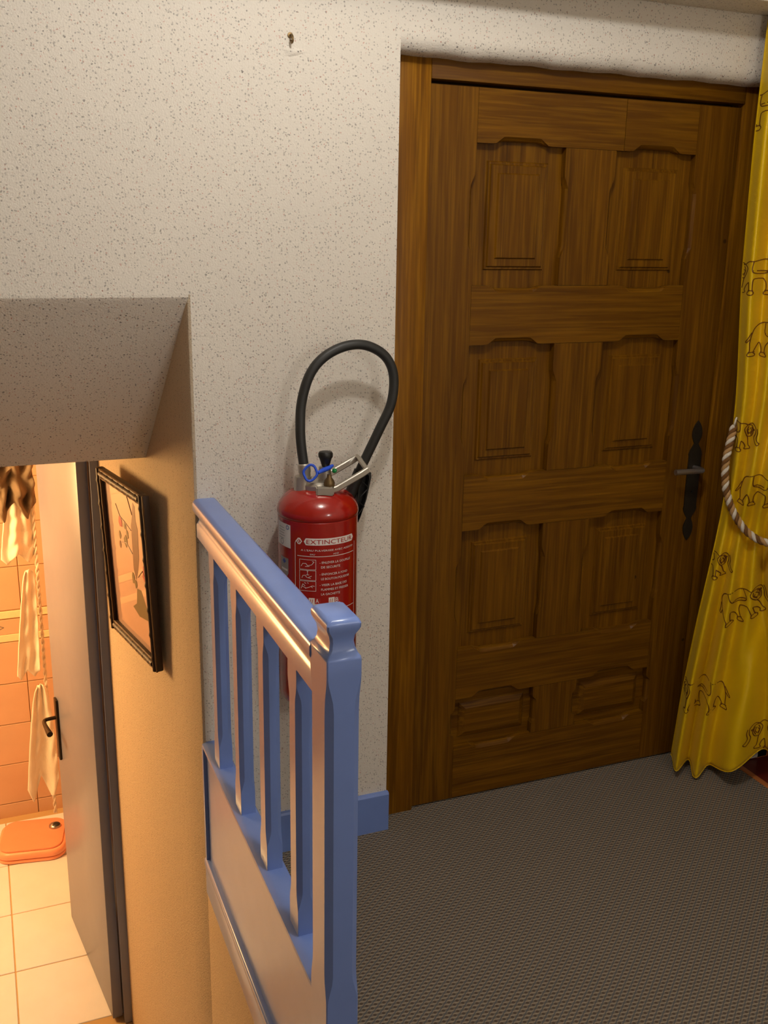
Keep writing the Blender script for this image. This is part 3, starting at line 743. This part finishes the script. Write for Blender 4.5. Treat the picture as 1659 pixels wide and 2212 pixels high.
def elephant(a0, z0, w, flip=False, rot=0.0):
    bm = bmesh.new()
    ca, sa = math.cos(rot), math.sin(rot)
    for st_ in EL:
        pts = catmull([(x, y, 0) for x, y in st_], 4)
        P2 = []
        for p in pts:
            x = ((1-p.x) if flip else p.x)*w; y = p.y*w
            P2.append((a0+x*ca-y*sa, z0+x*sa+y*ca))
        prev = None
        for i, (a, z) in enumerate(P2):
            b_, c_ = P2[max(i-1, 0)], P2[min(i+1, len(P2)-1)]
            d = Vector((c_[0]-b_[0], c_[1]-b_[1]))
            if d.length < 1e-7: continue
            nn = Vector((-d.y, d.x)).normalized()*0.00125
            f1 = cur_f(a+nn.x, z+nn.y); f2 = cur_f(a-nn.x, z-nn.y)
            if f1 < 0.02 or f2 < 0.02 or z > 2.19 or z < interp(HEM, a)+0.004: prev = None; continue
            v1 = bm.verts.new(cur_p(f1, z+nn.y, 0.0022)); v2 = bm.verts.new(cur_p(f2, z-nn.y, 0.0022))
            if prev: bm.faces.new((prev[0], prev[1], v2, v1))
            prev = (v1, v2)
    if len(bm.faces): mkbm('elephant_print', bm, PRINT_BROWN, cu)
    else: bm.free()
for a0, z0, w, fl, rt in [(-0.058, 0.222, 0.145, False, 0.08), (0.060, 0.520, 0.135, True, 0.45), (-0.060, 0.655, 0.115, True, 0.15), (0.160, 0.115, 0.145, False, 0.05),
                          (0.048, 0.900, 0.130, True, 0.0), (-0.030, 1.500, 0.130, False, 0.0), (0.030, 1.330, 0.130, True, 0.0), (-0.040, 1.060, 0.120, True, 0.0), (-0.060, 1.930, 0.130, False, 0.0), (0.060, 1.700, 0.130, True, 0.0)]:
    elephant(a0, z0, w, fl, rt)
# tie-back rope
tie = empty('tieback_rope', (1.06, -0.10, 0.80), 'twisted white, tan and brown rope tying back the yellow curtain', 'curtain tieback')
rpts = []
for a, z, n in [(0.016, 1.128, 0.000), (0.010, 1.080, 0.018), (0.006, 1.033, 0.030), (0.009, 0.985, 0.036), (0.019, 0.937, 0.038), (0.047, 0.875, 0.036), (0.090, 0.826, 0.036), (0.142, 0.806, 0.042), (0.19, 0.815, 0.040), (0.24, 0.86, 0.02)]:
    rpts.append(p0c + ec*a + nc*n + Vector((0, 0, z)))
rp_ = catmull(rpts, 22); rf = frames(rp_)
for k, mt in enumerate((ROPEW, ROPET, ROPEB)):
    path = []; ln_ = 0
    for i, (p, (t, n_, b_)) in enumerate(zip(rp_, rf)):
        if i: ln_ += (p-rp_[i-1]).length
        a = ln_/0.044*2*PI + k*2*PI/3
        path.append(p + (n_*math.cos(a)+b_*math.sin(a))*0.0056)
    tube('strand', path, 0.0060, mt, tie, 8)
tube('loop', catmull([rpts[0]+Vector((0, 0, 0)), rpts[0]+Vector((-0.004, -0.006, 0.012)), rpts[0]+Vector((0.006, 0, 0.024)), rpts[0]+Vector((0.014, 0.008, 0.010)), rpts[0]+Vector((0.006, 0.004, -0.004))], 6), 0.003, ROPEW, tie, 8)
# ------------------------------------------------------------------ framed picture on the stairwell wall
pic = empty('framed_picture', (-0.62, 0.64, 0.40), 'dark bamboo framed flower picture hanging on the stairwell wall', 'picture')
th9 = math.radians(10.5)
along = Vector((math.sin(th9), -math.cos(th9), 0))           # towards the viewer
nrm = Vector((-math.cos(th9), -math.sin(th9), 0))            # out of the wall
PW, PHh = 0.396, 0.506
start = Vector((XC, 0, 0)) - along*0.655
lean = math.radians(2.0)
upv = (Vector((0, 0, 1))*math.cos(lean) + nrm*math.sin(lean)).normalized()
nv = along.cross(upv); nv = nv if nv.dot(nrm) > 0 else -nv
XF = Matrix.Identity(4)
org = start + Vector((0, 0, 0.467)) + nrm*0.003
for i in range(3): XF[i][0], XF[i][1], XF[i][2], XF[i][3] = along[i], upv[i], nv[i], org[i]
FT, FW = 0.026, 0.030
def pbox(name, a, b, mat, par, bev=0.0): return box(name, a, b, mat, par, bev, 2, XF)
def bar(a, b):
    (x0, y0), (x1, y1) = a, b
    o = pbox('frame_bar', (x0, y0, 0), (x1, y1, FT*0.8), BAMBOO, pic, 0.004)
    hor = (x1-x0) > (y1-y0); ln_ = (x1-x0) if hor else (y1-y0); k = 7
    cx_, cy_ = (x0+x1)/2, (y0+y1)/2
    pts = []
    for i in range(57):
        t = i/56; q = (x0+ln_*t, cy_, FT*0.72) if hor else (cx_, y0+ln_*t, FT*0.72)
        pts.append(XF @ Vector(q))
    tube('bamboo_cane', pts, lambda t: 0.0085 + 0.0022*max(0, 1-abs(((t*k) % 1.0)-0.5)*14), BAMBOO, o, 10)
    for off in (-0.0125, 0.0125):
        pts = [XF @ Vector((x0+ln_*i/28, cy_+off, FT*0.74) if hor else (cx_+off, y0+ln_*i/28, FT*0.74)) for i in range(29)]
        tube('cane_edge', pts, lambda t: 0.0026+0.0010*max(0, 1-abs(((t*k) % 1.0)-0.5)*14), BAMBOOL, o, 6)
bar((0, 0), (FW, PHh)); bar((PW-FW, 0), (PW, PHh)); bar((FW, 0), (PW-FW, FW)); bar((FW, PHh-FW), (PW-FW, PHh))
qg = NB('glazed_print_paper'); f = qg.noise(qg.coord(), 5, 3)
qg.base(qg.mix(f, lin(172, 134, 118), lin(190, 154, 138))); qg.par(Roughness=0.5); qg.b.inputs['Coat Weight'].default_value = 1.0; qg.b.inputs['Coat Roughness'].default_value = 0.04
sheet = pbox('print_sheet', (FW-0.004, FW-0.004, 0.004), (PW-FW+0.004, PHh-FW+0.004, 0.009), qg.m, pic)
def shape(name, pts, mat, z=0.0094):
    return mk(name, [XF @ Vector((x, y, z)) for x, y in pts], [tuple(range(len(pts)))], mat, sheet)
INKBR = simple('brown_wash', lin(116, 78, 50), 0.5); INKRD = simple('red_wash', lin(176, 50, 46), 0.5); INKGN = simple('olive_wash', lin(106, 90, 46), 0.5)
shape('painted_trunk', [(0.235, 0.255), (0.250, 0.225), (0.270, 0.255), (0.290, 0.30), (0.300, 0.385), (0.288, 0.41), (0.290, 0.45), (0.276, 0.46), (0.262, 0.42), (0.245, 0.385), (0.240, 0.32)], INKBR)
shape('painted_ground', [(0.20, 0.13), (0.25, 0.115), (0.32, 0.125), (0.375, 0.14), (0.33, 0.155), (0.285, 0.205), (0.25, 0.20), (0.235, 0.15)], INKGN, 0.0092)
def blob(x, y, r, mat, seed):
    rr = random.Random(seed); shape('painted_petal', [(x+r*0.75*(0.7+0.6*rr.random())*math.cos(2*PI*i/9), y+r*(0.7+0.6*rr.random())*math.sin(2*PI*i/9)) for i in range(9)], mat, 0.0098)
for i, (x, y, r_, mt) in enumerate([(0.150, 0.375, 0.018, INKRD), (0.330, 0.262, 0.026, INKRD), (0.345, 0.238, 0.014, INKRD), (0.19, 0.372, 0.014, INKGN), (0.205, 0.35, 0.012, INKGN), (0.185, 0.322, 0.018, INKGN), (0.135, 0.33, 0.012, INKGN), (0.225, 0.225, 0.018, INKGN), (0.245, 0.212, 0.014, INKGN), (0.368, 0.205, 0.014, INKBR), (0.13, 0.30, 0.011, INKBR)]): blob(x, y, r_, mt, i)
def twig(pts): tube('painted_twig', [XF @ Vector((x, y, 0.0094)) for x, y in pts], 0.0012, INKBR, sheet, 5)
twig([(0.262, 0.42), (0.235, 0.46), (0.205, 0.49)]); twig([(0.24, 0.37), (0.20, 0.38), (0.15, 0.39), (0.12, 0.42)]); twig([(0.235, 0.30), (0.19, 0.32), (0.14, 0.31)]); twig([(0.27, 0.24), (0.31, 0.27), (0.345, 0.25)])
# ------------------------------------------------------------------ bathroom
by = 0.905
fr2 = empty('trim_2', (-1.05, 0.88, ZF), 'blue painted frame of the open bathroom door', 'door frame', kind='structure')
box('jamb', (-0.6785, 0.842, ZF), (-0.644, 0.955, 1.045), BLUE_TRIM, fr2, 0.002)
box('jamb', (-1.645, 0.842, ZF), (-1.60, 0.955, 1.045), BLUE_TRIM, fr2, 0.002)
box('head', (-1.60, 0.842, 1.005), (-0.679, 0.955, 1.045), BLUE_TRIM, fr2, 0.002)
bm = bmesh.new()
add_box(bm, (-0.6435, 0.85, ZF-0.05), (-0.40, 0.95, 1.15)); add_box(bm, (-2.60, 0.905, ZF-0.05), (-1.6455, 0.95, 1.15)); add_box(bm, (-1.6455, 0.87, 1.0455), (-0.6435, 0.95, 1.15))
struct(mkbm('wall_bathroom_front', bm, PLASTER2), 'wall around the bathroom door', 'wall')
struct(box('wall_bathroom_left', (-2.7, 0.905, ZF-0.05), (-2.6, 2.5, 1.2), TILEW), 'tiled wall of the bathroom out of sight', 'wall')
struct(box('wall_bathroom_right', (-0.62, 0.951, ZF-0.05), (-0.52, 2.5, 1.2), TILEW), 'tiled bathroom wall behind the open door', 'wall')
struct(box('ceiling_bathroom', (-2.6, 0.951, 1.15), (-0.62, 2.5, 1.25), PLASTER), 'bathroom ceiling', 'ceiling')
# tiled floor
bf = struct(box('floor_bathroom', (-2.6, 0.60, ZF-0.10), (-0.62, 2.43, ZF-0.003), GROUT), 'cream tiled bathroom floor', 'floor')
def shared_tiles(parent, mesh, places, name):
    first = True
    for loc in places:
        o = bpy.data.objects.new(name, mesh); COL.objects.link(o); o.parent = parent; o.location = loc
def tilemesh(w, h, t, mat, axis):
    bm = bmesh.new()
    if axis == 'z': add_box(bm, (-w/2, -h/2, -t), (w/2, h/2, 0), 0.002, 1)
    else: add_box(bm, (-w/2, 0, -h/2), (w/2, t, h/2), 0.002, 1)
    me = bpy.data.meshes.new('tile'); bm.to_mesh(me); bm.free(); me.materials.append(mat); return me
P = 0.368
def vary(col, i): return tuple(min(1, c*(0.96+0.08*random.random())) for c in col[:3])+(1,)
tm = tilemesh(P-0.005, P-0.005, 0.008, TILEF, 'z')
shared_tiles(bf, tm, [(-1.043+P*(i+0.5), 0.900+P*(j+0.5), ZF) for i in range(-3, 1) for j in range(-1, 4) if not (i == 0 and j < 0)], 'tile')
struct(box('floor_stairs', (XL, -0.40, ZF-0.1), (XC-0.01, 0.599, ZF-0.001), TILEF), 'floor at the foot of the stairs', 'floor')
struct(box('floor_upper', (XL, YN, -0.14), (XC-0.004, -1.90, 0.0), CARPET), 'carpet at the head of the stairs', 'floor')
sta = empty('stairs', (-1.28, -1.15, ZF), 'carpeted flight of stairs leading down to the bathroom', 'stairs', kind='structure')
for k in range(6):
    box('step', (XL+0.001, -1.90+0.25*k, ZF), (XC-0.004, -1.90+0.25*(k+1), -0.17*(k+1)), CARPET, sta, 0.006)
# back wall tiles
YB = 2.424
wb = struct(box('wall_bathroom_back', (-2.6, YB+0.003, ZF-0.05), (-0.62, YB+0.1, 1.2), GROUT), 'peach tiled back wall of the bathroom', 'wall')
Q = 0.2145
wm = tilemesh(Q-0.003, Q-0.003, 0.006, TILEW, 'y')
zl = [-0.259-Q*(k+0.5) for k in range(5)]; zl = [z for z in zl if z > ZF-0.1]
zu = [-0.098+Q*(k+0.5) for k in range(6)]
shared_tiles(wb, wm, [(-0.885+Q*(i+0.5), YB-0.003, z) for i in range(-5, 1) for z in zl+zu], 'tile')
bmsh = tilemesh(Q-0.003, 0.075, 0.007, TILEW, 'y'); bl = tilemesh(Q-0.003, 0.036, 0.010, BORDER, 'y')
shared_tiles(wb, bmsh, [(-0.885+Q*(i+0.5), YB-0.003, -0.182) for i in range(-5, 1)], 'border_tile')
shared_tiles(wb, bl, [(-0.885+Q*(i+0.5), YB-0.005, z) for i in range(-5, 1) for z in (-0.238, -0.120)], 'border_strip')
dm = bmesh.new()
for s0, s1 in (((-0.05, 0), (0, 0.022)), ((0, 0.022), (0.05, 0)), ((0.05, 0), (0, -0.022)), ((0, -0.022), (-0.05, 0))):
    d = Vector((s1[0]-s0[0], 0, s1[1]-s0[1])).normalized(); n_ = Vector((-d.z, 0, d.x))*0.002
    a, b = Vector((s0[0], 0, s0[1])), Vector((s1[0], 0, s1[1]))
    dm.faces.new([dm.verts.new(p) for p in (a+n_, b+n_, b-n_, a-n_)])
me = bpy.data.meshes.new('diamond'); dm.to_mesh(me); dm.free(); me.materials.append(INKTILE)
shared_tiles(wb, me, [(-1.02+Q*i, YB-0.0035, -0.182) for i in range(-4, 1)], 'diamond_motif')

# open bathroom door leaf
hinge = Vector((-0.718, 0.868, 0)); free = Vector((-0.808, 1.515, 0)); ld = (free-hinge).normalized(); lw = (free-hinge).length
ln3 = Vector((ld.y, -ld.x, 0))                                 # to the right
d2 = empty('door_2', (hinge.x, hinge.y, ZF), 'pale painted bathroom door standing open below', 'door', kind='structure')
XD = Matrix.Identity(4)
for i in range(3): XD[i][0], XD[i][1], XD[i][2], XD[i][3] = ld[i], ln3[i], (0, 0, 1)[i], hinge[i]
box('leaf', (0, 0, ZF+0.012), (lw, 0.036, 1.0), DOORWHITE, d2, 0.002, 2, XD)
box('hinge_edge', (-0.0012, 0.001, ZF+0.013), (0.0, 0.0355, 0.999), BLUE_TRIM, d2, 0, 2, XD)
hp2 = box('handle_plate', (lw-0.075, -0.010, -0.395), (lw-0.035, 0.0, -0.135), DARKMETAL, d2, 0.003, 2, XD)
hl = [XD @ Vector(p) for p in ((lw-0.055, -0.006, -0.215), (lw-0.055, -0.035, -0.215), (lw-0.058, -0.052, -0.216), (lw-0.075, -0.058, -0.218), (lw-0.125, -0.058, -0.222), (lw-0.165, -0.056, -0.226))]
tube('lever', catmull(hl, 8), lambda t: 0.0075+0.004*sstep(0.6, 1, t), DARKMETAL, d2, 14)

# bathroom scale with plush cover
sc_ = empty('bathroom_scale', (-0.925, 2.125, ZF), 'orange bathroom scale with plush cover on the tiled floor', 'scale')
XS = Matrix.Translation((-0.925, 2.125, ZF)) @ Matrix.Rotation(math.radians(-10), 4, 'Z')
def rr_loop(hx, hy, r, z, n=8):
    out = []
    for cx_, cy_, a0 in ((hx-r, hy-r, 0), (-hx+r, hy-r, PI/2), (-hx+r, -hy+r, PI), (hx-r, -hy+r, 1.5*PI)):
        for i in range(n+1): a = a0+PI/2*i/n; out.append((cx_+r*math.cos(a), cy_+r*math.sin(a), z))
    return out
def rrstack(name, spec, mat, par): return loft(name, [rr_loop(hx, hy, r, z) for hx, hy, r, z in spec], mat, par, 50, xf=XS)
rrstack('base', [(0.148, 0.133, 0.062, 0.0), (0.153, 0.138, 0.066, 0.004), (0.153, 0.138, 0.066, 0.016), (0.150, 0.135, 0.064, 0.019)], SCALEP, sc_)
rrstack('platform', [(0.150, 0.135, 0.064, 0.021), (0.155, 0.140, 0.068, 0.024), (0.156, 0.141, 0.068, 0.040), (0.153, 0.138, 0.066, 0.050), (0.146, 0.131, 0.062, 0.055), (0.135, 0.120, 0.056, 0.055)], SCALEP, sc_)
rrstack('plush_cover', [(0.138, 0.123, 0.056, 0.054), (0.142, 0.127, 0.058, 0.058), (0.140, 0.125, 0.057, 0.063), (0.128, 0.113, 0.050, 0.066), (0.06, 0.05, 0.03, 0.067)], PLUSH, sc_)
dial = lathe('dial', [(0.028, 0.0), (0.028, 0.006), (0.024, 0.013), (0.014, 0.018), (0.004, 0.0195)], XS @ Vector((0.095, 0.045, 0.064)), STEEL, sc_, 28)
lathe('dial_glass', [(0.021, 0.0), (0.018, 0.0035), (0.010, 0.006), (0.002, 0.0068)], XS @ Vector((0.100, 0.042, 0.0775)), BLACKP, dial, 24)

# hanging cord and cloths
def drape(name, label, cat, top, w0, w1, h, mat, folds, seed, amp=0.016, zig=0.0, group=None, dirv=(1, 0.15, 0), skew=0.0, crump=0.0):
    rr = random.Random(seed); dv_ = Vector(dirv).normalized(); nv_ = Vector((dv_.y, -dv_.x, 0)); vs = []; fs = []
    nu, nvv = 36, 30; ph = rr.random()*6
    for i in range(nu+1):
        s = i/nu
        hb = h*(1 - zig*abs(((s*1.7+0.2) % 1.0)-0.5)*1.2)
        for j in range(nvv+1):
            t = j/nvv; w = w0+(w1-w0)*(t**0.55)
            x = (s-0.5)*w + skew*t
            d = amp*(0.3+0.7*t)*math.sin(2*PI*folds*s+ph+0.8*t) + 0.4*amp*math.sin(2*PI*folds*2.3*s+ph*2)
            d += crump*(math.sin(9*s+14*t+ph)*math.sin(17*t-6*s+1)+0.5*math.sin(21*s*t+5*t))
            z = -hb*t + 0.010*math.sin(PI*s)*(1-t) + crump*0.3*math.sin(11*s+3)*t
            vs.append(Vector(top)+dv_*x+nv_*d+Vector((0, 0, z)))
    for i in range(nu):
        for j in range(nvv): a = i*(nvv+1)+j; fs.append((a, a+1, a+nvv+2, a+nvv+1))
    o = mk(name, vs, fs, mat, None, 80); tag(o, label, cat, group)
    md_ = o.modifiers.new('thickness', 'SOLIDIFY'); md_.thickness = 0.005; md_.offset = 0
    return o
cordx = [(-0.806, 2.10, 1.149), (-0.808, 2.10, 0.6), (-0.812, 2.10, 0.0), (-0.815, 2.10, -0.6), (-0.818, 2.10, -1.02)]
cord = empty('hanging_cord', (-0.815, 2.10, -1.02), 'pale twisted cord hanging behind the bathroom door edge with towels on it', 'cord')
cp = catmull(cordx, 60)
for k in range(2):
    path = []
    for i, p in enumerate(cp):
        a = p.z/0.075*2*PI + k*PI; path.append(p + Vector((math.cos(a), math.sin(a), 0))*0.0045)
    tube('strand', path, 0.0048, ROPEW, cord, 6)
drape('garment', 'brown crumpled garment hanging at the top above white cloth', 'garment', (-0.880, 2.02, 0.90), 0.13, 0.165, 0.44, GARMENT, 1.3, 3, 0.016, 0.25, crump=0.030)
drape('white_cloth', 'white cloth hanging just below the brown garment in the bathroom', 'cloth', (-0.862, 2.085, 0.56), 0.08, 0.15, 0.325, TOWEL, 1.2, 5, 0.010, 0.25, skew=-0.020, crump=0.005)
drape('hand_towel', 'cream hand towel hanging between white cloth and door handle', 'towel', (-0.848, 2.07, 0.200), 0.035, 0.100, 0.50, TOWEL, 0.7, 8, 0.010, 0.12, 'cream towels on the cord', skew=-0.036, crump=0.004)
drape('hand_towel', 'cream hand towel hanging lowest, behind the dark door handle', 'towel', (-0.840, 2.07, -0.350), 0.035, 0.145, 0.57, TOWEL, 1.1, 14, 0.012, 0.36, 'cream towels on the cord', skew=-0.022, crump=0.004)
